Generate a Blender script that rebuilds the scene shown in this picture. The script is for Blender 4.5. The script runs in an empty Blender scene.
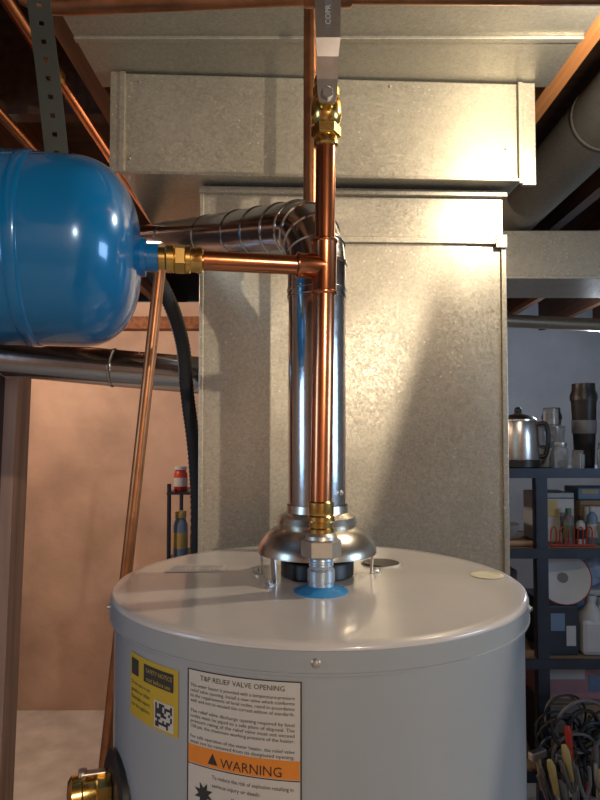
import bpy, bmesh, math, random
from mathutils import Vector, Matrix, Quaternion, noise
random.seed(7)
scene=bpy.context.scene
COL=scene.collection
try:
    scene.view_settings.view_transform='Standard'
except Exception: pass

# ---------------------------------------------------------------- materials
def new_mat(name):
    m=bpy.data.materials.new(name); m.use_nodes=True
    nt=m.node_tree; b=nt.nodes['Principled BSDF']
    return m,nt,b
def mat(name,col,rough=.5,metal=0,noise=0.12,nscale=12,bump=0,bscale=60,coat=0,trans=0,emit=None):
    m,nt,b=new_mat(name)
    tc=nt.nodes.new('ShaderNodeTexCoord')
    n=nt.nodes.new('ShaderNodeTexNoise'); n.inputs['Scale'].default_value=nscale; n.inputs['Detail'].default_value=5
    nt.links.new(tc.outputs['Object'],n.inputs['Vector'])
    r=nt.nodes.new('ShaderNodeValToRGB')
    r.color_ramp.elements[0].position=.3; r.color_ramp.elements[1].position=.7
    r.color_ramp.elements[0].color=[c*(1-noise) for c in col]+[1]
    r.color_ramp.elements[1].color=[min(1,c*(1+noise)) for c in col]+[1]
    nt.links.new(n.outputs['Fac'],r.inputs['Fac']); nt.links.new(r.outputs['Color'],b.inputs['Base Color'])
    b.inputs['Roughness'].default_value=rough; b.inputs['Metallic'].default_value=metal
    b.inputs['Coat Weight'].default_value=coat
    b.inputs['Transmission Weight'].default_value=trans
    if bump:
        n2=nt.nodes.new('ShaderNodeTexNoise'); n2.inputs['Scale'].default_value=bscale; n2.inputs['Detail'].default_value=6
        nt.links.new(tc.outputs['Object'],n2.inputs['Vector'])
        bp=nt.nodes.new('ShaderNodeBump'); bp.inputs['Strength'].default_value=bump; bp.inputs['Distance'].default_value=.01
        nt.links.new(n2.outputs['Fac'],bp.inputs['Height']); nt.links.new(bp.outputs['Normal'],b.inputs['Normal'])
    return m
def galv(name,col,rough=.42,metal=.75,scale=110,contrast=.18,bump=.1,rvar=.08,specks=False):
    m,nt,b=new_mat(name)
    tc=nt.nodes.new('ShaderNodeTexCoord')
    v=nt.nodes.new('ShaderNodeTexVoronoi'); v.inputs['Scale'].default_value=scale
    n0=nt.nodes.new('ShaderNodeTexNoise'); n0.inputs['Scale'].default_value=scale*.8
    mx=nt.nodes.new('ShaderNodeMixRGB'); mx.inputs['Fac'].default_value=.012
    nt.links.new(tc.outputs['Object'],n0.inputs['Vector'])
    nt.links.new(tc.outputs['Object'],mx.inputs['Color1']); nt.links.new(n0.outputs['Color'],mx.inputs['Color2'])
    nt.links.new(mx.outputs['Color'],v.inputs['Vector'])
    sep=nt.nodes.new('ShaderNodeSeparateColor'); nt.links.new(v.outputs['Color'],sep.inputs['Color'])
    n=nt.nodes.new('ShaderNodeTexNoise'); n.inputs['Scale'].default_value=4; n.inputs['Detail'].default_value=8
    nt.links.new(tc.outputs['Object'],n.inputs['Vector'])
    ad=nt.nodes.new('ShaderNodeMath'); ad.operation='MULTIPLY_ADD'
    nt.links.new(sep.outputs[0],ad.inputs[0]); ad.inputs[1].default_value=.5; nt.links.new(n.outputs['Fac'],ad.inputs[2])
    r=nt.nodes.new('ShaderNodeValToRGB')
    r.color_ramp.elements[0].position=.35; r.color_ramp.elements[1].position=1.0
    r.color_ramp.elements[0].color=[c*(1-contrast) for c in col]+[1]
    r.color_ramp.elements[1].color=[min(1,c*(1+contrast)) for c in col]+[1]
    nt.links.new(ad.outputs[0],r.inputs['Fac'])
    out=r.outputs['Color']
    if specks:
        v2=nt.nodes.new('ShaderNodeTexVoronoi'); v2.inputs['Scale'].default_value=70
        nt.links.new(tc.outputs['Object'],v2.inputs['Vector'])
        th=nt.nodes.new('ShaderNodeValToRGB'); th.color_ramp.elements[0].position=.12; th.color_ramp.elements[1].position=.2
        th.color_ramp.elements[0].color=(1,1,1,1); th.color_ramp.elements[1].color=(0,0,0,1)
        nt.links.new(v2.outputs['Distance'],th.inputs['Fac'])
        n3=nt.nodes.new('ShaderNodeTexNoise'); n3.inputs['Scale'].default_value=6
        nt.links.new(tc.outputs['Object'],n3.inputs['Vector'])
        th2=nt.nodes.new('ShaderNodeValToRGB'); th2.color_ramp.elements[0].position=.48; th2.color_ramp.elements[1].position=.6
        nt.links.new(n3.outputs['Fac'],th2.inputs['Fac'])
        mu=nt.nodes.new('ShaderNodeMath'); mu.operation='MULTIPLY'
        nt.links.new(th.outputs['Color'],mu.inputs[0]); nt.links.new(th2.outputs['Color'],mu.inputs[1])
        mu2=nt.nodes.new('ShaderNodeMath'); mu2.operation='MULTIPLY'; mu2.inputs[1].default_value=.75
        nt.links.new(mu.outputs[0],mu2.inputs[0])
        mm=nt.nodes.new('ShaderNodeMixRGB'); nt.links.new(mu2.outputs[0],mm.inputs['Fac'])
        nt.links.new(out,mm.inputs['Color1']); mm.inputs['Color2'].default_value=(.85,.82,.72,1)
        out=mm.outputs['Color']
    nt.links.new(out,b.inputs['Base Color'])
    mr=nt.nodes.new('ShaderNodeMapRange'); mr.inputs['To Min'].default_value=rough-rvar; mr.inputs['To Max'].default_value=rough+rvar
    nt.links.new(sep.outputs[1],mr.inputs['Value']); nt.links.new(mr.outputs['Result'],b.inputs['Roughness'])
    b.inputs['Metallic'].default_value=metal
    if bump:
        bp=nt.nodes.new('ShaderNodeBump'); bp.inputs['Strength'].default_value=bump; bp.inputs['Distance'].default_value=.004
        nt.links.new(n.outputs['Fac'],bp.inputs['Height']); nt.links.new(bp.outputs['Normal'],b.inputs['Normal'])
    return m
def woodmat(name,col,axis=1,contrast=.4):
    m,nt,b=new_mat(name)
    tc=nt.nodes.new('ShaderNodeTexCoord'); mp=nt.nodes.new('ShaderNodeMapping')
    sc=[30,30,30]; sc[axis]=1.5
    mp.inputs['Scale'].default_value=sc
    n=nt.nodes.new('ShaderNodeTexNoise'); n.inputs['Scale'].default_value=1.4; n.inputs['Detail'].default_value=8
    nt.links.new(tc.outputs['Object'],mp.inputs['Vector']); nt.links.new(mp.outputs['Vector'],n.inputs['Vector'])
    r=nt.nodes.new('ShaderNodeValToRGB')
    r.color_ramp.elements[0].position=.3; r.color_ramp.elements[1].position=.7
    r.color_ramp.elements[0].color=[c*(1-contrast) for c in col]+[1]
    r.color_ramp.elements[1].color=[min(1,c*(1+contrast)) for c in col]+[1]
    nt.links.new(n.outputs['Fac'],r.inputs['Fac']); nt.links.new(r.outputs['Color'],b.inputs['Base Color'])
    b.inputs['Roughness'].default_value=.75
    return m

M_DUCT=galv('duct_galvanised',(.51,.47,.375),.40,.74,260,.19,.12,.08,True)
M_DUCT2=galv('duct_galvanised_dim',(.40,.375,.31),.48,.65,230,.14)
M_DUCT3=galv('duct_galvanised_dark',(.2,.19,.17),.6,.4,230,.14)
M_PIPE=galv('vent_galvanised',(.60,.63,.66),.17,1,150,.05,0,.03)
M_HOOD=mat('hood_steel',(.66,.61,.52),.27,.95,.06)
M_COPPER=mat('copper',(.68,.27,.13),.22,1,.18,25)
M_COPPER_D=mat('copper_aged',(.42,.19,.09),.36,.9,.3,25)
M_BRASS=mat('brass',(.8,.55,.18),.22,1,.12,40)
M_STEEL=mat('bright_steel',(.62,.62,.62),.28,1,.08,60)
M_NUT=mat('zinc_nut',(.55,.52,.46),.4,.8,.1,60)
M_BLUE=mat('blue_paint',(.003,.17,.43),.2,.1,.05,6,coat=.7)
M_BLUEPL=mat('blue_plastic',(.03,.25,.55),.4,0,.05)
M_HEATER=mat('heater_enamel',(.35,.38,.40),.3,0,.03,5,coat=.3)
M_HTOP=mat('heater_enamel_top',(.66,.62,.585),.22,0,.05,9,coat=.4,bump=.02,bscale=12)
M_BLACK=mat('black_plastic',(.015,.015,.017),.4,0,.1)
M_BLKMET=mat('black_metal',(.03,.04,.06),.45,.4,.15)
M_WHITE=mat('white_paper',(.56,.54,.50),.6,0,.02)
M_YEL=mat('yellow_sticker',(.55,.38,.03),.5,0,.03)
M_ORANGE=mat('orange_sticker',(.72,.24,.03),.5,0,.03)
M_INK=mat('ink',(.03,.03,.03),.6,0,.02)
M_CREAM=mat('cream_plastic',(.85,.78,.55),.4,0,.03)
M_WOOD=woodmat('joist_wood',(.09,.037,.017),1)
M_WOODLIT=woodmat('joist_wood_lit',(.5,.2,.06),1)  # joist wood with lamplight put into its colour
M_WOODB=woodmat('brown_wood',(.24,.09,.035),1)
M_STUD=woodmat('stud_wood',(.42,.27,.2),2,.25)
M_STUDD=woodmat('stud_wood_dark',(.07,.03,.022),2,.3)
M_SUB=woodmat('subfloor_wood',(.05,.025,.013),0)
M_WALLP=mat('plaster_peach',(.52,.355,.265),.85,0,.28,2.2,bump=.3,bscale=25)
M_WALLB=mat('concrete_blue_grey',(.30,.33,.37),.9,0,.12,3,bump=.2,bscale=30)
M_FLOOR=mat('floor_concrete',(.6,.55,.5),.8,0,.18,7,bump=.25,bscale=40)
M_STRAP=mat('strap_steel',(.08,.09,.085),.5,.7,.1)
M_RUBBER=mat('black_rubber',(.018,.018,.02),.6,0,.1)
M_RED=mat('red_plastic',(.35,.03,.02),.4); M_GREEN=mat('green_plastic',(.04,.15,.08),.4)
M_PLW=mat('white_plastic',(.42,.44,.46),.45,0,.05); M_PLY=mat('yellow_plastic',(.42,.33,.12),.45)
M_TAN=mat('tan_wood',(.34,.22,.13),.6); M_CARD=mat('cardboard',(.24,.17,.11),.8)
M_PINK=mat('pink_box',(.34,.18,.2),.6); M_LBLUE=mat('light_blue_plastic',(.12,.2,.32),.4)
M_GLASS=mat('clear_glass',(.8,.85,.88),.08,0,.02,trans=.85)
M_GREY=mat('grey_plastic',(.14,.14,.15),.5)
M_FLEX=mat('conduit_grey',(.25,.24,.23),.5,.3,.2,30)

# ---------------------------------------------------------------- helpers
def group(name,loc=(0,0,0)):
    e=bpy.data.objects.new(name,None); e.location=loc; e.empty_display_size=.05; COL.objects.link(e)
    return e
def mk(name,verts,faces,m,parent=None,smooth=False,autosm=None):
    me=bpy.data.meshes.new(name); me.from_pydata([tuple(v) for v in verts],[],faces); me.update()
    bm=bmesh.new(); bm.from_mesh(me); bmesh.ops.recalc_face_normals(bm,faces=bm.faces); bm.to_mesh(me); bm.free()
    o=bpy.data.objects.new(name,me); COL.objects.link(o)
    if m: me.materials.append(m)
    if smooth:
        for p in me.polygons: p.use_smooth=True
        try: me.set_sharp_from_angle(angle=math.radians(autosm or 35))
        except Exception: pass
    if parent:
        o.parent=parent; o.matrix_parent_inverse=Matrix.Translation(-Vector(parent.location))
    return o
def frame(d):
    d=Vector(d).normalized()
    a=Vector((0,0,1)) if abs(d.z)<.9 else Vector((1,0,0))
    u=d.cross(a).normalized(); w=d.cross(u).normalized()
    return u,w,d
def lathe(name,prof,origin,m,parent=None,axis=(0,0,1),seg=40,ang=35,caps=True):
    u,w,d=frame(axis); O=Vector(origin); V=[];F=[]
    for r,s in prof:
        for k in range(seg):
            t=2*math.pi*k/seg
            V.append(O+d*s+(u*math.cos(t)+w*math.sin(t))*max(r,1e-5))
    n=len(prof)
    for i in range(n-1):
        for k in range(seg):
            a=i*seg+k; b=i*seg+(k+1)%seg
            F.append((a,b,b+seg,a+seg))
    if caps:
        F.append(tuple(range(seg))); F.append(tuple(range((n-1)*seg,n*seg)))
    return mk(name,V,F,m,parent,True,ang)
def tube(name,pts,r,m,parent=None,seg=20,ang=40,rs=None):
    P=[Vector(p) for p in pts]; V=[];F=[]
    T=[]
    for i in range(len(P)):
        a=(P[i]-P[i-1]).normalized() if i>0 else None
        b=(P[i+1]-P[i]).normalized() if i<len(P)-1 else None
        T.append((a+b).normalized() if a and b else (a or b))
    u,w,_=frame(T[0])
    for i,p in enumerate(P):
        if i>0:
            q=T[i-1].rotation_difference(T[i]); u=q@u; w=q@w
        rr=rs[i] if rs else r
        k=1.0
        mit=None
        if 0<i<len(P)-1:
            a=(P[i]-P[i-1]).normalized(); c=a.dot(T[i]); 
            bend=(P[i+1]-P[i]).normalized()-a
            if bend.length>1e-4 and c>.3:
                mit=bend.normalized(); k=1/c
        for s in range(seg):
            t=2*math.pi*s/seg; off=(u*math.cos(t)+w*math.sin(t))*rr
            if mit is not None:
                mm=(mit-T[i]*mit.dot(T[i])).normalized(); off=off+mm*(off.dot(mm))*(k-1)
            V.append(p+off)
    for i in range(len(P)-1):
        for s in range(seg):
            a=i*seg+s; b=i*seg+(s+1)%seg; F.append((a,b,b+seg,a+seg))
    F.append(tuple(range(seg))); F.append(tuple(range((len(P)-1)*seg,len(P)*seg)))
    return mk(name,V,F,m,parent,True,ang)
def spline(pts,n=8):
    P=[Vector(p) for p in pts]; out=[]
    for i in range(len(P)-1):
        p0=P[max(i-1,0)];p1=P[i];p2=P[i+1];p3=P[min(i+2,len(P)-1)]
        for k in range(n):
            t=k/n
            out.append(.5*((2*p1)+(p2-p0)*t+(2*p0-5*p1+4*p2-p3)*t*t+(3*p1-p0-3*p2+p3)*t**3))
    out.append(P[-1]); return out
def box(name,lo,hi,m,parent=None,bevel=0,rotz=0):
    bm=bmesh.new(); bmesh.ops.create_cube(bm,size=1)
    lo=Vector(lo);hi=Vector(hi); c=(lo+hi)/2; s=hi-lo
    for v in bm.verts: v.co=Vector((v.co.x*s.x,v.co.y*s.y,v.co.z*s.z))
    if bevel:
        bmesh.ops.bevel(bm,geom=bm.edges[:],offset=bevel,segments=2,affect='EDGES',profile=.5)
    R=Matrix.Rotation(rotz,3,'Z')
    for v in bm.verts: v.co=R@v.co+c
    me=bpy.data.meshes.new(name); bm.to_mesh(me); bm.free()
    me.materials.append(m)
    o=bpy.data.objects.new(name,me); COL.objects.link(o)
    if parent:
        o.parent=parent; o.matrix_parent_inverse=Matrix.Translation(-Vector(parent.location))
    return o
def hexnut(name,origin,axis,r,h,m,parent=None):
    u,w,d=frame(axis);O=Vector(origin);V=[];F=[]
    prof=[(r*.9,0),(r,h*.1),(r,h*.9),(r*.9,h)]
    for rr,s in prof:
        for k in range(6):
            t=math.pi/6+k*math.pi/3; V.append(O+d*s+(u*math.cos(t)+w*math.sin(t))*rr)
    for i in range(3):
        for k in range(6):
            a=i*6+k;b=i*6+(k+1)%6;F.append((a,b,b+6,a+6))
    F.append(tuple(range(6)));F.append(tuple(range(18,24)))
    return mk(name,V,F,m,parent)

# ---------------------------------------------------------------- room shell
PY=3.5
box('floor',(-2.4,-2.6,-.1),(2.6,4.5,0),M_FLOOR)
box('wall_left',(-2.4,-2.6,0),(-2.3,4.5,2.62),M_WALLP)
box('wall_right',(2.5,-2.6,0),(2.6,4.5,2.62),M_WALLB)
box('wall_front',(-2.3,-2.6,0),(2.5,-2.5,2.62),M_WALLP)
box('wall_back',(-.3,4.4,0),(2.5,4.5,2.62),M_WALLB)
box('wall_partition',(-2.3,PY,0),(-.3,PY+.1,2.36),M_WALLP)
box('wall_partition_return',(-.3,PY,0),(-.2,4.4,2.36),M_WALLP)
box('trim_top_plate',(-2.3,PY-.08,2.19),(-.3,PY,2.26),M_WOODB)
box('ceiling',(-2.4,-2.6,2.6),(2.6,4.5,2.68),M_SUB)
xs=[-2.05,-1.65,-1.25,-.85,-.47,.585,.98,1.38,1.78,2.18]
cj=group('ceiling_joists',(0,0,2.36))
for i,x in enumerate(xs):
    box('joist_%d'%i,(x-.02,-2.5,2.36),(x+.02,4.4,2.6),M_WOODLIT if x==.585 else (M_WOODB if x==-.47 else M_WOOD),cj)
box('cross_block_1',(.605,2.95,2.38),(.96,2.99,2.6),M_WOOD,cj)
box('cross_block_2',(1.0,1.4,2.38),(1.36,1.44,2.6),M_WOODLIT,cj)
box('cross_block_3',(-.83,1.5,2.38),(-.49,1.54,2.6),M_WOOD,cj)

# ---------------------------------------------------------------- water heater
HC=Vector((.0235,.812,0)); HR=.265; HT=1.3655
wh=group('water_heater',(HC.x,HC.y,0))
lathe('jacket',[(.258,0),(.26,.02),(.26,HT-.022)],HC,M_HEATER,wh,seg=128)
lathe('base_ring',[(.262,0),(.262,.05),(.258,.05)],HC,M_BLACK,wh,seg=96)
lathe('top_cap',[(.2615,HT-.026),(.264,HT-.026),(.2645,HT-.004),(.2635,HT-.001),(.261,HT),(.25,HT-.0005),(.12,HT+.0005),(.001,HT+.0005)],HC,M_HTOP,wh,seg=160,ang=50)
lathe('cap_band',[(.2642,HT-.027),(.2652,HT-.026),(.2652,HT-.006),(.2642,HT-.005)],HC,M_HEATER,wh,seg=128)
lathe('cap_seam',[(.2642,HT-.0285),(.2662,HT-.0275),(.2662,HT-.0255),(.2642,HT-.0245)],HC,M_HEATER,wh,seg=128)
def cyl(a,z,R): a=math.radians(a); return Vector((HC.x+R*math.sin(a),HC.y-R*math.cos(a),z))
def patch(name,a0,a1,z0,z1,R,m,par,n=14):
    V=[];F=[]
    for i in range(n+1):
        a=a0+(a1-a0)*i/n
        V.append(cyl(a,z0,R));V.append(cyl(a,z1,R))
    for i in range(n): F.append((2*i,2*i+2,2*i+3,2*i+1))
    return mk(name,V,F,m,par,True)
def textmesh(s,size):
    cu=bpy.data.curves.new('t','FONT'); cu.body=s; cu.size=size; cu.resolution_u=2
    o=bpy.data.objects.new('t',cu); COL.objects.link(o)
    bpy.context.view_layer.update()
    me=bpy.data.meshes.new_from_object(o)
    V=[v.co.copy() for v in me.vertices];F=[tuple(p.vertices) for p in me.polygons]
    bpy.data.objects.remove(o); return V,F
def cyltext(name,lines,size,a_left,ztop,lead,R,m,par,width=None):
    AV=[];AF=[]
    for i,l in enumerate(lines):
        if not l: continue
        V,F=textmesh(l,size)
        if not V: continue
        w=max(v.x for v in V); k=1
        if width and (w>width or len(l)>26): k=width/w
        o=len(AV)
        for v in V: AV.append(cyl(a_left+math.degrees(v.x*k/R),ztop-lead*i+v.y-size,R))
        for f in F: AF.append(tuple(x+o for x in f))
    mk(name,AV,AF,m,par)
patch('label_white',-30.3,-4.8,1.08,1.331,.2608,M_WHITE,wh)
for nm,a0,a1,z0,z1 in (('label_border_l',-30.3,-30.0,1.08,1.331),('label_border_r',-5.1,-4.8,1.08,1.331),('label_border_t',-30.3,-4.8,1.3298,1.331)):
    patch(nm,a0,a1,z0,z1,.2610,M_INK,wh)
patch('label_warning',-30,-5.2,1.243,1.260,.2610,M_ORANGE,wh)
patch('label_rule',-30,-5.2,1.2415,1.2425,.2610,M_INK,wh)
cyltext('label_title',['T&P RELIEF VALVE OPENING'],.0068,-27,1.3285,.01,.2612,M_INK,wh)
para=['This water heater is provided with a temperature-pressure',
'relief valve opening. Install a new valve which conforms',
'to the requirements of local codes, rated in accordance',
'with and not to exceed the current edition of standards.','',
'The relief valve discharge opening required by local',
'codes must be piped to a safe place of disposal. The',
'pressure rating of the relief valve must not exceed',
'150 psi, the maximum working pressure of the heater.','',
'For safe operation of the water heater, the relief valve',
'must not be removed from its designated opening.']
cyltext('label_text',para,.0046,-29.5,1.319,.0048,.2612,M_INK,wh,width=.106)
cyltext('warning_text',['WARNING'],.0125,-22,1.2575,.01,.2613,M_INK,wh)
V=[cyl(-25,1.246,.2613),cyl(-22.6,1.246,.2613),cyl(-23.8,1.2565,.2613)]
mk('warning_triangle',V,[(0,1,2)],M_INK,wh)
cyltext('warning_body',['To reduce the risk of explosion resulting in','serious injury or death:'],.0052,-24,1.238,.0075,.2612,M_INK,wh,width=.08)
cyltext('warning_body_2',['If the temperature and pressure','relief valve is leaking, do not','adjust, remove or plug it. Shut','off the fuel supply and call a','qualified service technician.'],.0058,-19.5,1.221,.0085,.2612,M_INK,wh,width=.062)
V=[];
for k in range(16):
    r=.011 if k%2 else .0055
    t=k*math.pi/8; V.append(cyl(-26+math.degrees(r*math.cos(t)/.26),1.217+r*math.sin(t),.2613))
mk('pictogram',V,[tuple(range(16))],M_INK,wh)
SO=1.5
patch('sticker_yellow',-51.5,-33,1.260,1.325,.2609,M_YEL,wh)
patch('sticker_panel',-46.5+SO,-35+SO*.4,1.302,1.320,.2611,M_INK,wh)
cyltext('sticker_panel_text',['SAFETY NOTICE','read before use'],.0062,-45.5+SO,1.3185,.0085,.2613,M_YEL,wh,width=.042)
patch('sticker_square',-50.8,-47.3,1.303,1.320,.2611,M_INK,wh)
cyltext('sticker_text',['Do not store or use','gasoline or other','flammable vapors','near this appliance'],.0058,-50.8,1.299,.0074,.2611,M_INK,wh,width=.038)
QV=[];QF=[]
for i in range(9):
    for j in range(9):
        if random.random()<.55:
            a=-40.3+i*.62; z=1.264+j*.0026; o=len(QV)
            QV+= [cyl(a,z,.2613),cyl(a+.62,z,.2613),cyl(a+.62,z+.0026,.2613),cyl(a,z+.0026,.2613)]; QF.append((o,o+1,o+2,o+3))
patch('sticker_qr_back',-40.8,-34.3,1.2625,1.289,.2611,M_WHITE,wh)
mk('sticker_qr',QV,QF,M_INK,wh)
def screw(name,pos,axis,r,m,par):
    lathe(name,[(r,0),(r,.001),(r*.75,.002),(r*.55,.002),(r*.55,.004),(.0001,.0044)],pos,m,par,axis,16)
for i,a in enumerate((-2,70,-72,140,215)):
    p=cyl(a,HT-.016,.2648); screw('cap_screw_%d'%i,p,(p-Vector((HC.x,HC.y,p.z))),.0045,M_NUT,wh)
lathe('spare_opening_rim',[(.017,0),(.031,0),(.031,.0015),(.028,.003),(.02,.003),(.018,.001)],(.122,.90,HT),M_NUT,wh,caps=False)
lathe('spare_opening',[(.0275,.0015),(.027,.0036),(.01,.0036),(.0001,.0036)],(.120,.898,HT),M_BLACK,wh)
lathe('anode_plug',[(.022,0),(.022,.001),(.020,.0016),(.016,.0016),(.0155,.001),(.0001,.0012)],(.255,.825,HT),M_CREAM,wh)
M_PRINT=mat('print',(.12,.1,.1),.5)
M_TLAB=mat('top_label',(.66,.62,.60),.45,0,.02)
mk('top_label',[(-.19,.845,HT+.0007),(-.105,.845,HT+.0007),(-.108,.895,HT+.0007),(-.185,.895,HT+.0007)],[(0,1,2,3)],M_TLAB,wh)
for i,(s,y) in enumerate((('COMBUSTIBLE CLEARANCE',.878),('SIDES 0 IN.  TOP 6 IN.',.866),('FRONT 4 IN.  VENT 6 IN.',.854))):
    V,F=textmesh(s,.0095)
    w=max(v.x for v in V)
    mk('top_print_%d'%i,[Vector((-.183+v.x/w*.07,y+v.y,HT+.0011)) for v in V],F,M_PRINT,wh)
a=-68; rad=Vector((math.sin(math.radians(a)),-math.cos(math.radians(a)),0))
vz=1.146
p0=cyl(a,vz,.258)
lathe('valve_escutcheon',[(.05,0),(.05,.006),(.044,.009),(.03,.009),(.028,.004),(.001,.004)],cyl(-61,vz+.005,.2585),M_BLACK,wh,axis=(math.sin(math.radians(-61)),-math.cos(math.radians(-61)),0))
hexnut('relief_valve_nut',p0+rad*.004,rad,.022,.018,M_BRASS,wh)
lathe('relief_valve_body',[(.015,0),(.017,.006),(.017,.018),(.02,.02),(.02,.03),(.014,.034),(.001,.035)],p0+rad*.018,M_BRASS,wh,axis=rad)
lathe('relief_valve_outlet',[(.015,-.06),(.0165,-.058),(.0165,-.04),(.014,-.038),(.014,0)],p0+rad*.036,M_BRASS,wh)
box('relief_valve_lever',p0+rad*.034+Vector((-.004,-.005,.022)),p0+rad*.034+Vector((.024,.005,.0242)),M_STEEL,wh,.001,math.radians(15))
tube('relief_valve_stem',[p0+rad*.036+Vector((0,0,.012)),p0+rad*.036+Vector((0,0,.026))],.005,M_STEEL,wh,12)

# draft hood
VC=Vector((.0235,.828,0))
dh=group('draft_hood',(VC.x,VC.y,HT))
lathe('hood_bell',[(.0415,1.462),(.0425,1.452),(.046,1.45),(.052,1.446),(.055,1.438),(.053,1.434),(.058,1.431),(.068,1.424),(.077,1.412),(.0805,1.404),(.081,1.398),(.079,1.398),(.066,1.417),(.045,1.44)],VC,M_HOOD,dh,seg=72,ang=30,caps=False)
lathe('flue_collar',[(.048,HT+.001),(.050,HT+.003),(.050,HT+.02),(.048,HT+.023),(.044,HT+.02),(.044,HT+.002)],VC,M_BLACK,dh,seg=56,caps=False)
lathe('flue_opening',[(.044,HT+.002),(.02,HT+.003),(.0001,HT+.003)],VC,M_BLACK,dh)
for i,t in enumerate((172,8,90,222)):
    t=math.radians(t)
    c,s=math.cos(t),math.sin(t)
    top=VC+Vector((c*.079,s*.079,1.405)); bot=VC+Vector((c*.076,s*.076,HT+.001))
    tg=Vector((-s,c,0))*.0045; rd=Vector((c,s,0))*.0008
    V=[];
    for q in (top,bot):
        V+=[q-tg-rd,q+tg-rd,q+tg+rd,q-tg+rd]
    ft=bot+Vector((c*.012,s*.012,0))
    V+=[ft-tg,ft+tg,ft+tg+Vector((0,0,.002)),ft-tg+Vector((0,0,.002))]
    mk('hood_leg_%d'%i,V,[(0,1,5,4),(1,2,6,5),(2,3,7,6),(3,0,4,7),(0,1,2,3),(4,5,9,8),(7,6,10,11),(5,6,10,9),(4,7,11,8),(8,9,10,11)],M_STEEL,dh)
    screw('leg_screw_%d'%i,ft+Vector((-c*.004,-s*.004,.002)),(0,0,1),.0045,M_STEEL,dh)

# vent pipe with adjustable elbow
vp=group('vent_pipe',(VC.x,VC.y,1.45))
zE=1.792
lathe('pipe_lower',[(.0395,1.4625),(.0395,1.745),(.0415,1.747),(.0415,1.75)],VC,M_PIPE,vp,seg=64)
lathe('pipe_upper',[(.0405,1.744),(.0405,zE)],VC,M_PIPE,vp,seg=64)
box('pipe_seam',VC+Vector((.0365,-.016,1.463)),VC+Vector((.0385,-.011,1.745)),M_PIPE,vp,.0006)
lathe('bead_b',[(.0405,-.002),(.0418,-.001),(.0418,.001),(.0405,.002)],VC+Vector((0,0,1.757)),M_PIPE,vp,seg=56)
dh_=Vector((-.486,.836,.0)).normalized(); rise=math.radians(15)
P=[VC+Vector((0,0,zE))]
rE=.07; n=4; maxA=math.pi/2-rise
for i in range(1,n+1):
    t=maxA*i/n
    P.append(VC+Vector((0,0,zE+rE*math.sin(t)))+dh_*(rE*(1-math.cos(t))))
rund=(dh_*math.cos(rise)+Vector((0,0,math.sin(rise)))).normalized()
for L in (.05,.3,.62,.95): P.append(P[n]+rund*L)
tube('elbow_and_run',P,.0405,M_PIPE,vp,56,12)
for i in range(0,n+2):
    a=(P[i]-P[i-1]).normalized() if i else Vector((0,0,1)); b=(P[i+1]-P[i]).normalized(); d=(a+b).normalized()
    lathe('elbow_bead_%d'%i,[(.0405,-.003),(.0424,-.0015),(.0424,.0015),(.0405,.003)],P[i],M_PIPE,vp,axis=d,seg=56)
for i,L in enumerate((.125,.21,.36,.62)):
    lathe('run_bead_%d'%i,[(.0405,-.003),(.0422,-.0015),(.0422,.0015),(.0405,.003)],P[n]+rund*L,M_PIPE,vp,axis=rund,seg=48)
for i,(t,z) in enumerate(((-60,1.766),(-125,1.775),(-40,1.48))):
    c,s=math.cos(math.radians(t)),math.sin(math.radians(t))
    screw('pipe_screw_%d'%i,VC+Vector((c*.04,s*.04,z)),(c,s,0),.0035,M_STEEL,vp)

# ---------------------------------------------------------------- copper supply riser
RX,RY=.0258,.737
cp=group('copper_supply_pipe',(RX,RY,HT))
R0=Vector((RX,RY,0))
def rp(z): return Vector((RX+.009*(z-1.47)/.6 if z>1.47 else RX,RY,z))
lathe('dielectric_ring',[(.033,0),(.033,.0012),(.026,.004),(.018,.006),(.015,.008)],(RX,RY,HT+.0006),M_BLUEPL,cp)
M_NIP=mat('nipple_zinc',(.42,.5,.58),.35,.6)
lathe('nipple',[(.0155,1.371),(.0155,1.378),(.0168,1.379),(.0168,1.392),(.0145,1.395),(.0145,1.397),(.0152,1.398),(.0145,1.4),(.0152,1.401),(.0145,1.403),(.0152,1.404),(.0145,1.406),(.0145,1.412)],R0,M_NIP,cp)
hexnut('union_nut',(RX,RY,1.408),(0,0,1),.0245,.022,M_NUT,cp)
lathe('union_collar',[(.02,1.428),(.019,1.434),(.015,1.438)],R0,M_NUT,cp)
lathe('brass_adapter',[(.0135,1.436),(.0155,1.437),(.0155,1.442),(.014,1.444),(.0145,1.45),(.0165,1.452),(.0165,1.457),(.0145,1.459),(.0155,1.463),(.0155,1.474),(.0138,1.476)],R0,M_BRASS,cp)
tube('riser',[rp(1.47),rp(1.93)],.0125,M_COPPER,cp,32)
tube('riser_sleeve_low',[rp(1.475),rp(1.477),rp(1.74),rp(1.742)],.0132,M_COPPER,cp,32)
TZ=1.765
tee=rp(TZ)
tdir=Vector((-.985,-.174,0)).normalized()
tube('tee_body',[rp(TZ-.034),rp(TZ-.032),rp(TZ-.03),rp(TZ+.028),rp(TZ+.03),rp(TZ+.032)],.0152,M_COPPER,cp,32,rs=[.0135,.0155,.0152,.0152,.0155,.0135])
for i,z in enumerate((TZ-.033,TZ+.031)):
    lathe('tee_lip_%d'%i,[(.0145,-.003),(.0165,-.001),(.0165,.001),(.0145,.003)],rp(z),M_COPPER,cp)
lathe('tee_branch',[(.0152,0),(.0152,.03),(.0163,.032),(.0163,.034),(.014,.036)],tee,M_COPPER,cp,axis=tdir)
tube('branch_pipe',[tee+tdir*.03,tee+tdir*.16],.0118,M_COPPER,cp,32)
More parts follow.
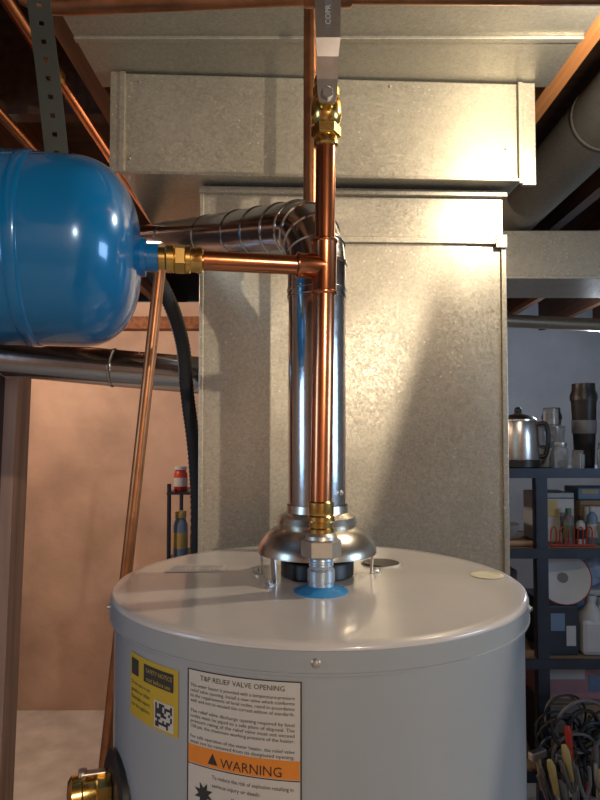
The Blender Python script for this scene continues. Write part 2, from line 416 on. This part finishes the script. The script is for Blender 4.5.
lathe('branch_adapter',[(.0128,.148),(.0155,.15),(.0155,.155),(.0145,.157),(.0145,.163),(.0165,.164),(.0165,.169),(.0135,.17)],tee,M_BRASS,cp,axis=tdir)
hexnut('branch_hex',tee+tdir*.169,tdir,.0175,.013,M_BRASS,cp)
lathe('branch_adapter_2',[(.014,.181),(.0165,.183),(.0165,.191),(.0135,.193),(.0135,.2)],tee,M_BRASS,cp,axis=tdir)
lathe('valve_lower_socket',[(.0135,1.915),(.0158,1.917),(.0158,1.925),(.014,1.928)],rp(1.9)-Vector((0,0,1.9)),M_BRASS,cp)
vO=rp(1.93); vO.z=0
hexnut('valve_hex_low',vO+Vector((0,0,1.928)),(0,0,1),.0185,.014,M_BRASS,cp)
lathe('valve_body',[(.0135,1.942),(.0175,1.946),(.0195,1.955),(.0195,1.968),(.0175,1.976),(.0135,1.98)],vO,M_BRASS,cp)
hexnut('valve_hex_up',vO+Vector((0,0,1.98)),(0,0,1),.0165,.012,M_BRASS,cp)
lathe('valve_upper_socket',[(.014,1.992),(.015,1.994),(.015,2.002),(.0135,2.004)],vO,M_BRASS,cp)
lathe('valve_stem',[(.009,0),(.009,.03),(.006,.031),(.006,.038)],vO+Vector((0,0,1.962)),M_BRASS,cp,axis=(0,-1,0))
hexnut('stem_nut',vO+Vector((0,-.036,1.962)),(0,-1,0),.0075,.006,M_STEEL,cp)
ZH=2.112
hx=vO.x; hy=RY-.034
hp=[(1.952,.009,0),(1.962,.0115,0),(1.98,.0125,0),(2.0,.0125,-.012),(2.02,.0145,-.016),(2.09,.0155,-.016),(2.10,.013,-.016)]
V=[];F=[]
for z,w_,dy in hp:
    for sx,ty in ((-1,0),(1,0),(1,.0025),(-1,.0025)):
        V.append((hx+sx*w_,hy+dy-ty,z))
for i in range(len(hp)-1):
    for k in range(4):
        a=i*4+k;b=i*4+(k+1)%4;F.append((a,b,b+4,a+4))
F.append((0,1,2,3));F.append(tuple(range(len(V)-4,len(V))))
mk('lever_handle',V,F,M_STEEL,cp)
box('lever_slot',(hx-.0045,hy-.0195,2.03),(hx+.0045,hy-.0185,2.085),M_GREY,cp,.0004)
V,F=textmesh('COPR',.009)
mk('lever_text',[Vector((hx+.003-v.y,hy-.0203,2.034+v.x)) for v in V],F,M_WHITE,cp)
tube('riser_top',[rp(1.995),rp(ZH)],.0118,M_COPPER_D,cp,24)
tube('header_pipe',spline([(-.36,.76,2.5),(-.36,.76,2.17),(-.345,.76,ZH+.01),(-.3,.757,ZH)],6)+[Vector((rp(2.1).x,.737,ZH)),Vector((.78,.74,ZH+.0)),Vector((.82,.74,ZH+.03)),Vector((.82,.74,2.5))],.0118,M_COPPER_D,cp,20)
lathe('header_tee',[(.0145,-.03),(.0155,-.028),(.0155,.028),(.0145,.03)],(rp(2.1).x,.737,ZH),M_COPPER_D,cp,axis=(1,0,0))
hr=group('copper_hot_pipe',(.02,1.0,HT))
tube('hot_riser',[(.016,1.0,HT+.001),(.018,1.0,2.5)],.0115,M_COPPER_D,hr,24)
lathe('hot_ring',[(.032,0),(.032,.002),(.02,.008),(.014,.01)],(.016,1.0,HT+.0006),M_RED,hr)
hexnut('hot_nut',(.016,1.0,HT+.03),(0,0,1),.022,.02,M_NUT,hr)

# ---------------------------------------------------------------- expansion tank
TE=tee+tdir*.2
et=group('expansion_tank',tuple(TE))
TRr=.1065; DL=.066
prof=[(.012,0),(.0165,.001),(.0165,.016),(.02,.02),(.034,.0225)]
for i in range(1,19):
    t=i/18*math.pi/2
    r=TRr*math.sin(t)**.72; s=.021+DL*(1-math.cos(t))
    if r>.036: prof.append((r,s))
prof+=[(TRr,.130),(TRr*1.008,.131),(TRr*1.014,.134),(TRr*1.014,.141),(TRr*1.008,.144),(TRr,.145),(TRr,.24)]
for i in range(1,15):
    t=i/14*math.pi/2
    prof.append((max(.02,TRr*math.cos(t)**.72),.24+DL*math.sin(t)))
lathe('tank_shell',prof,TE,M_BLUE,et,axis=tdir,seg=96,ang=38)
lathe('air_valve',[(.006,.30),(.006,.33),(.001,.331)],TE,M_BLACK,et,axis=tdir)
lathe('tank_collar',[(.0165,.014),(.0225,.015),(.0225,.021),(.018,.024)],TE,M_BLUE,et,axis=tdir)
ts=group('hanger_strap',(-.3,.66,2.0))
tc=TE+tdir*.115
up=Vector((0,0,1))
def strap_mesh(path,width,wdir,name,hole=True):
    V=[];F=[]
    P=[Vector(p) for p in path]; wd=Vector(wdir).normalized()*width/2
    samples=[P[0]]
    step=.0055
    for a,b in zip(P[:-1],P[1:]):
        n_=max(1,int(round((b-a).length/step)))
        for k in range(1,n_+1): samples.append(a.lerp(b,k/n_))
    cols=[-1,-.22,.22,1]
    for p in samples:
        for c in cols: V.append(p+wd*c)
    for i in range(len(samples)-1):
        for j in range(3):
            if hole and j==1 and i%4==1: continue
            a=i*4+j; F.append((a,a+1,a+5,a+4))
    o=mk(name,V,F,M_STRAP,ts)
    md=o.modifiers.new('s','SOLIDIFY'); md.thickness=.0016
    return o
strap_mesh([tc+up*(TRr+.001),tc+up*(TRr+.1)+Vector((-.012,0,0)),tc+up*.62+Vector((-.07,.0,0))],.026,tdir,'strap_hanger')

# ---------------------------------------------------------------- ducts
pl=group('supply_plenum',(.11,1.35,1.1)); 
x0,x1=-.223,.468
def strip(n,lo,hi,p,m=M_DUCT): return box(n,lo,hi,m,p,.0012)
box('plenum_box',(x0,1.353,1.13),(x1,1.95,2.122),M_DUCT,pl,.004)
V=[];F=[];NX,NZ=40,56
for j in range(NZ+1):
    for i in range(NX+1):
        x=x0+.002+(x1-x0-.004)*i/NX; z=1.132+(2.118-1.132)*j/NZ
        e=min(1,min(i,NX-i)/5)*min(1,min(j,NZ-j)/5)
        y=1.350-.0045*e*(noise.noise(Vector((x*3.3,z*2.4,1.7)))+.4*noise.noise(Vector((x*8,z*8,4))))
        V.append((x,y,z))
for j in range(NZ):
    for i in range(NX):
        a=j*(NX+1)+i; F.append((a,a+1,a+NX+2,a+NX+1))
mk('plenum_front_sheet',V,F,M_DUCT,pl,True)
strip('seam_h',(.05,1.340,1.997),(x1+.0,1.35,2.011),pl)
strip('seam_h_left',(x0,1.344,1.999),(.05,1.35,2.007),pl)
strip('seam_tab',(x1-.022,1.337,1.988),(x1+.004,1.341,2.018),pl)
strip('edge_right',(x1-.008,1.344,1.13),(x1+.004,1.355,1.995),pl)
strip('edge_left',(x0-.003,1.345,1.13),(x0+.006,1.355,2.12),pl)
strip('top_flange',(x0-.004,1.338,2.106),(x1+.006,1.353,2.12),pl)
pl.rotation_euler=(0,0,math.radians(2.2))
fu=group('furnace',(.11,1.4,0))
box('cabinet',(x0,1.36,0),(x1,1.98,1.128),M_GREY,fu,.006)
box('door_panel',(x0+.02,1.352,.1),(x1-.02,1.36,.6),M_GREY,fu,.002)
box('door_panel_2',(x0+.02,1.352,.62),(x1-.02,1.36,1.1),M_GREY,fu,.002)
fu.rotation_euler=(0,0,math.radians(2.2))
tr=group('trunk_duct',(.05,1.3,2.1))
box('trunk_box',(-.386,1.3,2.127),(.495,2.0,2.35),M_DUCT,tr,.003)
strip('trunk_edge_right',(.495,1.296,2.118),(.527,1.306,2.35),tr)
strip('trunk_edge_left',(-.412,1.296,2.13),(-.386,1.304,2.35),tr)
strip('trunk_seam_right',(.487,1.292,2.12),(.497,1.3,2.35),tr)
strip('trunk_bottom_lip',(-.39,1.292,2.124),(.5,1.3,2.131),tr)
strip('trunk_seam_left',(-.392,1.293,2.13),(-.38,1.3,2.35),tr)
tr.rotation_euler=(0,0,math.radians(2.6))
for i,(x,z) in enumerate(((-.35,2.33),(.2,2.335),(.46,2.2),(-.37,2.16))):
    screw('trunk_screw_%d'%i,(x,1.299,z),(0,-1,0),.003,M_STEEL,tr)
pn=group('joist_pan_duct',(.05,1.2,2.35))
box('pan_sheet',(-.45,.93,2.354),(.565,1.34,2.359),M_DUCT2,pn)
strip('pan_seam',(-.45,1.165,2.347),(.565,1.178,2.354),pn,M_DUCT2)
rd=group('round_duct',(.78,1.5,2.35))
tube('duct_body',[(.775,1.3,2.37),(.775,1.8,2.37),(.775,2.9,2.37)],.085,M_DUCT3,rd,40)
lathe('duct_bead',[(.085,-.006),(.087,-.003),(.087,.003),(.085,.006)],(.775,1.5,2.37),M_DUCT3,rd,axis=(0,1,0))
bd=group('branch_duct',(1.1,2.1,2.1))
box('branch_box',(.56,2.05,2.11),(2.2,2.35,2.275),M_DUCT,bd,.003)
strip('branch_lip',(.56,2.043,2.105),(2.2,2.05,2.117),bd)
strip('branch_seam',(1.2,2.043,2.118),(1.21,2.05,2.277),bd)
il=group('flexible_conduit',(1.0,2.0,2.3))
tube('conduit',spline([(.89,2.1,2.284),(1.0,2.12,2.284),(1.1,2.08,2.284),(1.3,2.1,2.284)],8),.007,M_FLEX,il,14)
bp_=group('drain_pipe',(1.2,3.2,2.15))
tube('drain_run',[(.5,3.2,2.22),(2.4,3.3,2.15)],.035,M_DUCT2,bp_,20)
tube('drain_run_2',[(.5,2.8,2.25),(2.4,2.8,2.23)],.012,M_COPPER_D,bp_,14)

ld=group('round_duct',(-.7,1.6,1.75))
tube('duct_body',[(-.238,1.62,1.722),(-.5,1.61,1.744),(-.78,1.6,1.77),(-1.4,1.6,1.825),(-2.28,1.6,1.89)],.05,M_PIPE,ld,40)
for i,t in enumerate((-.5,-.79)):
    lathe('duct_bead_%d'%i,[(.05,-.004),(.0525,-.002),(.0525,.002),(.05,.004)],(t,1.605,1.744+(-.5-t)*.09),M_PIPE,ld,axis=(-1,0,.09),seg=40)

lp=group('copper_drain_pipe',(-.4,1.1,0))
def LP(z): return Vector((-.266-(1.876-z)*.102,1.13,z))
tube('pole',[LP(0.0),LP(1.875)],.0110,mat('copper_brown',(.46,.19,.08),.36,.75,.2,25),lp,24)
bh=group('black_hose',(-.3,1.5,0))
hpth=[(-2.18,1.3,2.0),(-1.2,1.3,1.93),(-.6,1.27,1.95),(-.44,1.27,2.0),(-.37,1.28,1.985),(-.31,1.36,1.89),(-.285,1.44,1.79),(-.278,1.48,1.66),(-.262,1.5,1.5),(-.255,1.5,1.3),(-.26,1.48,.8),(-.26,1.45,.01)]
sp=spline(hpth,30)
tube('hose',sp,.016,M_RUBBER,bh,14,60,rs=[.018 if i%2 else .016 for i in range(len(sp))])

cc=group('copper_ceiling_pipes',(-.7,1.0,2.3))
tube('ceiling_pipe_1',[(-.512,.75,2.32),(-.52,2.3,2.32)],.0125,M_COPPER,cc,16)
tube('ceiling_pipe_2',[(-.70,.75,2.32),(-.72,2.6,2.32)],.0125,M_COPPER_D,cc,16)
lathe('coupling',[(.0125,-.03),(.0165,-.028),(.0165,.028),(.0125,.03)],(-.514,1.22,2.32),M_BRASS,cc,axis=(-.005,1,0))

fs=group('stud_wall_frame',(-.955,1.8,0))
D=-.08
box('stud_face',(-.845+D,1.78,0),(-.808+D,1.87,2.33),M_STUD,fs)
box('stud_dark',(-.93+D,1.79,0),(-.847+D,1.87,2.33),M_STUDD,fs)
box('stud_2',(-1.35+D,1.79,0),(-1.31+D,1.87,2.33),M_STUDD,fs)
box('bottom_plate',(-2.2,1.78,0),(-.93+D,1.87,.04),M_STUD,fs)
box('sheathing',(-2.2,1.872,0),(-.85+D,1.885,2.3),M_STUDD,fs)
fs.rotation_euler=(0,math.radians(1.6),0)

# ---------------------------------------------------------------- small rack, left back
rk=group('wire_rack',(-.4,3.0,0))
for x in (-.63,-.22):
    for y in (2.9,3.2):
        tube('post_%d_%d'%(x*100,y*100),[(x,y,0),(x,y,1.34)],.01,M_BLKMET,rk,10)
for i,z in enumerate((1.3,.98,.6,.2)):
    box('rack_shelf_%d'%i,(-.64,2.89,z-.012),(-.21,3.21,z),M_BLKMET,rk)
def bottle(name,x,y,z,r,h,m,capm,neck=.4):
    g=group(name,(x,y,z))
    lathe('body',[(r*.92,0),(r,.004),(r,h*.7),(r*.85,h*.78),(r*neck,h*.84),(r*neck,h*.88)],(x,y,z),m,g,seg=24)
    lathe('label',[(r*1.01,h*.2),(r*1.01,h*.55)],(x,y,z),capm,g,seg=24,caps=False)
    lathe('cap',[(r*neck*1.15,h*.87),(r*neck*1.15,h),(r*neck,h*1.01),(.0005,h*1.01)],(x,y,z),capm,g,seg=20)
    return g
bottle('spray_can',-.585,2.95,1.301,.033,.12,M_RED,M_PLW,.8)
bottle('spray_can',-.51,2.95,1.301,.03,.14,M_PLW,M_RED,.8)
bottle('paint_bottle',-.585,2.95,.981,.036,.22,M_LBLUE,M_PLY,.7)
bottle('paint_bottle',-.505,2.96,.981,.033,.2,M_PLY,M_BLACK,.7)
bottle('paint_bottle',-.43,2.97,.981,.033,.21,M_RED,M_BLACK,.7)

# ---------------------------------------------------------------- storage shelf right
SY0,SY1=2.3,2.75
ss=group('storage_shelf',(1.2,2.5,0))
for x in (.56,.90,1.9):
    for y in (SY0,SY1-.035):
        box('post_%d_%d'%(x*100,y*100),(x,y,0),(x+.045,y+.006,1.43),M_BLKMET,ss)
        box('postb_%d_%d'%(x*100,y*100),(x,y,0),(x+.006,y+.035,1.43),M_BLKMET,ss)
for i,z in enumerate((1.44,1.135,.72,.3)):
    box('deck_%d'%i,(.555,SY0+.006,z-.012),(1.95,SY1,z),M_CARD if i else M_BLKMET,ss)
    box('rail_%d'%i,(.55,SY0-.004,z-.035),(1.95,SY0+.006,z+.002),M_BLKMET,ss)
    box('railb_%d'%i,(.55,SY1-.006,z-.035),(1.95,SY1+.004,z+.002),M_BLKMET,ss)
def percolator(x,y,z):
    g=group('coffee_percolator',(x,y,z))
    lathe('base',[(.078,0),(.081,.004),(.081,.03),(.076,.032)],(x,y,z),M_BLACK,g)
    lathe('body',[(.078,.032),(.079,.04),(.077,.13),(.072,.18),(.07,.185)],(x,y,z),M_STEEL,g,seg=48)
    lathe('lid',[(.074,.185),(.074,.192),(.058,.205),(.02,.215),(.012,.217)],(x,y,z),M_STEEL,g)
    lathe('knob',[(.012,.215),(.014,.22),(.014,.235),(.008,.242),(.001,.243)],(x,y,z),M_BLACK,g,seg=20)
    tube('handle',spline([(x+.068,y,z+.17),(x+.105,y-.01,z+.175),(x+.115,y-.012,z+.12),(x+.105,y-.01,z+.05),(x+.072,y,z+.045)],6),.009,M_BLACK,g,12)
    tube('spout',[(x-.06,y-.02,z+.1),(x-.1,y-.03,z+.165)],.012,M_STEEL,g,14,rs=[.016,.008])
percolator(.88,2.42,1.4405)
def blender_(x,y,z):
    g=group('food_processor',(x,y,z))
    lathe('base',[(.056,0),(.058,.005),(.054,.06),(.043,.075)],(x,y,z),M_PLW,g)
    lathe('bowl',[(.043,.075),(.052,.085),(.056,.16),(.054,.162),(.05,.09),(.02,.08)],(x,y,z),M_GLASS,g,caps=False)
    lathe('lid',[(.057,.16),(.057,.168),(.03,.175),(.03,.24),(.025,.24),(.001,.22)],(x,y,z),M_GLASS,g)
    lathe('blade_hub',[(.012,.075),(.012,.13),(.001,.135)],(x,y,z),M_BLACK,g,seg=16)
    lathe('dial',[(.012,0),(.012,.008),(.001,.009)],(x,y-.056,z+.03),M_BLACK,g,axis=(0,-1,0),seg=20)
blender_(1.045,2.5,1.4405)
def tumbler(x,y,z,h,r,m):
    g=group('travel_tumbler',(x,y,z))
    lathe('body',[(r*.7,0),(r*.75,.004),(r*.95,h*.75),(r,h*.8)],(x,y,z),m,g)
    lathe('lid',[(r*1.05,h*.8),(r*1.05,h*.86),(r*.9,h*.92),(r*.88,h),(r*.8,h),(.001,h*.97)],(x,y,z),M_BLACK,g)
    lathe('band',[(r*.9,h*.4),(r*.93,h*.41),(r*.95,h*.55),(r*.93,h*.56)],(x,y,z),M_GREY,g)
tumbler(1.16,2.45,1.4405,.34,.05,M_BLACK)
tumbler(1.28,2.45,1.4405,.25,.045,M_LBLUE)
tumbler(1.10,2.62,1.4405,.25,.04,M_GREY)
def jar(x,y,z,r=.03,h=.1,lid=M_STEEL,name='glass_jar'):
    g=group(name,(x,y,z))
    lathe('glass',[(r*.9,0),(r,.005),(r,h*.75),(r*.8,h*.83),(r*.8,h*.9)],(x,y,z),M_GLASS,g,seg=28)
    lathe('lid',[(r*.85,h*.87),(r*.86,h*.88),(r*.86,h),(.001,h)],(x,y,z),lid,g,seg=24)
jar(1.025,2.37,1.4405,.03,.1); jar(1.085,2.345,1.4405,.024,.07,M_GREY); jar(1.19,2.34,1.4405,.03,.1,M_GREY)
jar(.73,2.4,1.4405,.035,.12,M_BLACK)
z2=1.1355
g=group('mixing_bowl',(.82,2.5,z2))
lathe('bowl',[(.03,0),(.045,.003),(.075,.04),(.085,.07),(.082,.07),(.07,.04),(.03,.008),(.001,.006)],(.82,2.5,z2),M_PLW,g)
g=group('rolling_pin',(.86,2.36,z2))
RZ=z2+.0125
tube('pin',[(.76,2.36,RZ),(.93,2.35,RZ)],.011,M_TAN,g,14)
tube('pin_handle',[(.93,2.35,RZ),(.955,2.348,RZ)],.006,M_TAN,g,12)
tube('pin_handle_2',[(.76,2.36,RZ),(.735,2.362,RZ)],.006,M_TAN,g,12)
def crate(name,lo,hi,m,stripe=None,p2=None):
    g=group(name,((lo[0]+hi[0])/2,(lo[1]+hi[1])/2,lo[2]))
    box('carton',lo,hi,m,g,.004)
    if stripe:
        w=hi[0]-lo[0];h=hi[2]-lo[2]
        box('print_panel',(lo[0]+w*.1,lo[1]-.0015,lo[2]+h*.5),(lo[0]+w*.55,lo[1],lo[2]+h*.85),stripe,g)
        box('print_panel_2',(lo[0]+w*.6,lo[1]-.0015,lo[2]+h*.2),(lo[0]+w*.9,lo[1],lo[2]+h*.6),p2 or M_GREEN,g)
        box('lid_seam',(lo[0]-.001,lo[1]-.001,hi[2]-h*.12),(hi[0]+.001,lo[1],hi[2]-h*.1),M_INK,g)
crate('craft_box',(.97,2.46,z2),(1.12,2.62,z2+.2),M_PLW,M_PLY,M_GREY)
crate('craft_box',(1.135,2.44,z2),(1.3,2.6,z2+.17),M_CARD,M_PLW,M_RED)
crate('craft_box',(1.14,2.47,z2+.1705),(1.29,2.6,z2+.22),M_LBLUE,M_PLY,M_PLW)
bottle('squeeze_bottle',1.075,2.415,z2,.02,.14,M_GREY,M_GREEN,.5)
bottle('squeeze_bottle',1.12,2.41,z2,.018,.11,M_PLW,M_BLACK,.5)
bottle('squeeze_bottle',1.165,2.405,z2,.02,.15,M_LBLUE,M_PLW,.5)
g=group('red_wire_rack',(1.05,2.35,z2))
for k in range(5):
    x=.98+k*.035
    tube('hoop_%d'%k,spline([(x,2.36,z2+.002),(x,2.355,z2+.06),(x+.01,2.355,z2+.075),(x+.02,2.355,z2+.06),(x+.02,2.36,z2+.002)],4),.003,M_RED,g,8)
tube('rack_rail',[(.975,2.355,z2+.005),(1.15,2.355,z2+.005)],.004,M_RED,g,8)
jar(1.2,2.36,z2,.026,.08,M_GREEN); jar(.955,2.42,z2,.014,.06,M_BLACK)
z3=.7205
g=group('serving_plate',(1.03,2.42,z3))
pa=Vector((-.2,-1,.25)).normalized()
lathe('plate',[(.001,0),(.05,.0),(.075,.01),(.1,.016),(.1,.02),(.073,.015),(.048,.006),(.001,.006)],(1.03,2.375,z3+.1+.19),M_PLW,g,axis=pa,seg=48)
lathe('rim',[(.1,.015),(.104,.018),(.1,.022)],(1.03,2.375,z3+.29),M_RED,g,axis=pa,seg=48,caps=False)
lathe('centre_motif',[(.02,.0062),(.02,.0072),(.001,.0072)],(1.03,2.375,z3+.29),M_GREY,g,axis=pa,seg=30)
crate('storage_bin',(.955,2.34,z3),(1.075,2.62,z3+.19),M_BLKMET,M_LBLUE,M_PLW)
def jug(x,y,z,m):
    g=group('plastic_jug',(x,y,z))
    box('body',(x-.055,y-.05,z),(x+.055,y+.05,z+.14),m,g,.018)
    lathe('shoulder',[(.05,.13),(.045,.155),(.02,.185),(.018,.2)],(x,y,z),m,g)
    lathe('cap',[(.022,.2),(.022,.222),(.001,.223)],(x,y,z),M_PLW,g,seg=20)
    tube('handle',spline([(x+.03,y,z+.175),(x+.055,y,z+.17),(x+.06,y,z+.13)],5),.008,m,g,10)
jug(1.14,2.38,z3,M_PLW); jug(1.27,2.38,z3,M_LBLUE)
crate('storage_bin',(1.1,2.46,z3),(1.3,2.7,z3+.22),M_PLW,M_LBLUE)
g=group('plastic_bag',(1.19,2.56,z3+.22))
bm=bmesh.new(); bmesh.ops.create_icosphere(bm,subdivisions=4,radius=1)
for v in bm.verts:
    nn=noise.noise(v.co*3)*.3+noise.noise(v.co*7)*.12
    c=Vector((v.co.x*.1,v.co.y*.07,v.co.z*.075))*(1+nn)+Vector((1.2,2.56,z3+.29))
    c.z=max(c.z,z3+.2215); v.co=c
me=bpy.data.meshes.new('bag'); bm.to_mesh(me); bm.free(); me.materials.append(mat('bag_plastic',(.35,.45,.62),.35))
for p in me.polygons: p.use_smooth=True
o=bpy.data.objects.new('bag',me); COL.objects.link(o); o.parent=g; o.matrix_parent_inverse=Matrix.Translation(-Vector(g.location))
crate('cardboard_box',(.62,2.4,.7205),(.89,2.65,.93),M_CARD,M_PLW,M_RED)
crate('cardboard_box',(.64,2.42,.9305),(.87,2.63,1.03),M_GREY,M_LBLUE,M_PLW)
crate('cardboard_box',(.62,2.45,1.136),(.73,2.65,1.3),M_PLW,M_CARD)
z4=.3005
crate('cardboard_box',(.62,2.4,z4),(.89,2.65,z4+.25),M_CARD,M_PLW,M_RED)
crate('board_game_box',(.95,2.42,z4+.22),(1.28,2.68,z4+.38),M_PINK,M_PLW,M_LBLUE)
crate('cardboard_box',(.95,2.44,z4),(1.28,2.7,z4+.218),M_CARD,M_GREY)
g=group('cable_pile',(1.05,2.2,.3))
for k in range(24):
    cx,cy,cz=1.08+random.uniform(-.14,.15),2.245+random.uniform(-.02,.02),.45+random.uniform(-.08,.08)
    pts=[]
    r=random.uniform(.05,.10); tilt=random.uniform(-.6,.6); ph=random.random()*6
    for j in range(13):
        t=ph+j*.55
        pts.append((cx+r*math.cos(t),cy+r*.2*math.sin(t*1.3+tilt),cz+r*math.sin(t)))
    tube('cable_%d'%k,spline(pts,4),random.choice((.004,.006,.007)),random.choice((M_RUBBER,M_RUBBER,M_RUBBER,M_RUBBER,M_BLKMET,M_GREY)),g,8)
g=group('tool_bucket',(.97,1.98,0))
BX,BY=.95,1.98
lathe('bucket',[(.12,0),(.15,.30),(.155,.305),(.15,.31),(.145,.30),(.115,.01),(.001,.008)],(BX,BY,0),M_BLKMET,g)
lathe('bucket_pocket_band',[(.148,.12),(.16,.13),(.166,.26),(.155,.262)],(BX,BY,0),M_GREY,g,caps=False)
cols=[M_RED,M_PLY,M_STEEL,M_LBLUE,M_BLACK,M_STEEL,M_GREY,M_BLACK,M_GREY,M_BLACK]
for k in range(38):
    t=random.random()*6.28; r=random.uniform(.02,.125)
    x=BX+r*math.cos(t); y=BY+r*math.sin(t); dx,dy=.06*math.cos(t),.03*math.sin(t)
    h=random.uniform(.36,.54)
    tube('tool_shaft_%d'%k,[(x*.5+BX*.5,y*.5+BY*.5,.05),(x+dx*.7,y+dy*.7,h-.07)],.005,M_STEEL,g,8)
    c_=random.choice(cols)
    if k%4==0:
        for sgn in (-1,1):
            tube('plier_grip_%d_%d'%(k,sgn),spline([(x+dx*.7,y+dy*.7,h-.08),(x+dx*.7+.015*sgn,y+dy*.7,h-.04),(x+dx+.02*sgn,y+dy,h+.02)],4),.006,c_,g,8)
    elif k%8==1:
        tube('hammer_grip_%d'%k,[(x+dx*.7,y+dy*.7,h-.09),(x+dx,y+dy,h+.02)],.009,M_TAN,g,10)
        box('hammer_head_%d'%k,(x+dx-.035,y+dy-.012,h+.012),(x+dx+.035,y+dy+.012,h+.038),M_STEEL,g,.004,random.random())
    else:
        tube('tool_grip_%d'%k,[(x+dx*.7,y+dy*.7,h-.09),(x+dx,y+dy,h),(x+dx*1.1,y+dy*1.1,h+.02)],.012,c_,g,10,rs=[.009,.013,.008])

# unseen blocker added behind the camera to cast the plenum's diagonal shadow
V=[(-.02,-.42,.0),(1.2,-.42,0),(1.2,-.42,2.3),(.655,-.42,2.3),(-.02,-.40,.0),(1.2,-.40,0),(1.2,-.40,2.3),(.655,-.40,2.3)]
g=group('light_blocker',(.6,-.41,0))
mk('sheet',V,[(0,1,2,3),(4,5,6,7),(0,1,5,4),(1,2,6,5),(2,3,7,6),(3,0,4,7)],M_TAN,g)

# ---------------------------------------------------------------- lights
def plight(name,loc,power,col,r=.04):
    l=bpy.data.lights.new(name,'POINT'); l.energy=power; l.color=col; l.shadow_soft_size=r
    o=bpy.data.objects.new(name,l); o.location=loc; COL.objects.link(o); return o
plight('fill_light',(.60,.92,2.22),13.5,(1,.86,.67),.02)
plight('fill_light',(.75,-1.6,2.1),76,(1,.85,.66),.02)
plight('fill_light',(-1.35,2.35,2.2),52,(1,.76,.58),.05)
plight('fill_light',(1.7,3.4,2.1),11,(.75,.85,1),.05)  # fill added to lift the shelf and right rear wall, no lamp known there
def area(name,loc,target,e,col,sx,sy):
    al=bpy.data.lights.new(name,'AREA'); al.energy=e; al.color=col; al.size=sx; al.size_y=sy; al.shape='RECTANGLE'
    o=bpy.data.objects.new(name,al); o.location=loc; COL.objects.link(o)
    o.rotation_euler=(Vector(target)-o.location).to_track_quat('-Z','Y').to_euler()
area('window_light',(2.3,.2,1.7),(.1,.8,1.2),15,(.5,.72,1),.8,.6)
area('window_light',(-2.1,-.2,1.8),(.0,.9,1.6),9,(.4,.68,1),.6,.8)
w=bpy.data.worlds.new('world'); scene.world=w; w.use_nodes=True
w.node_tree.nodes['Background'].inputs['Color'].default_value=(.5,.5,.55,1); w.node_tree.nodes['Background'].inputs['Strength'].default_value=.1

# ---------------------------------------------------------------- camera
cam=bpy.data.cameras.new('camera'); cam.lens=27; cam.sensor_width=36; cam.shift_y=.024; cam.clip_start=.01
co=bpy.data.objects.new('camera',cam); COL.objects.link(co); co.location=(0,0,1.55)
co.rotation_euler=(math.radians(92),0,0); scene.camera=co
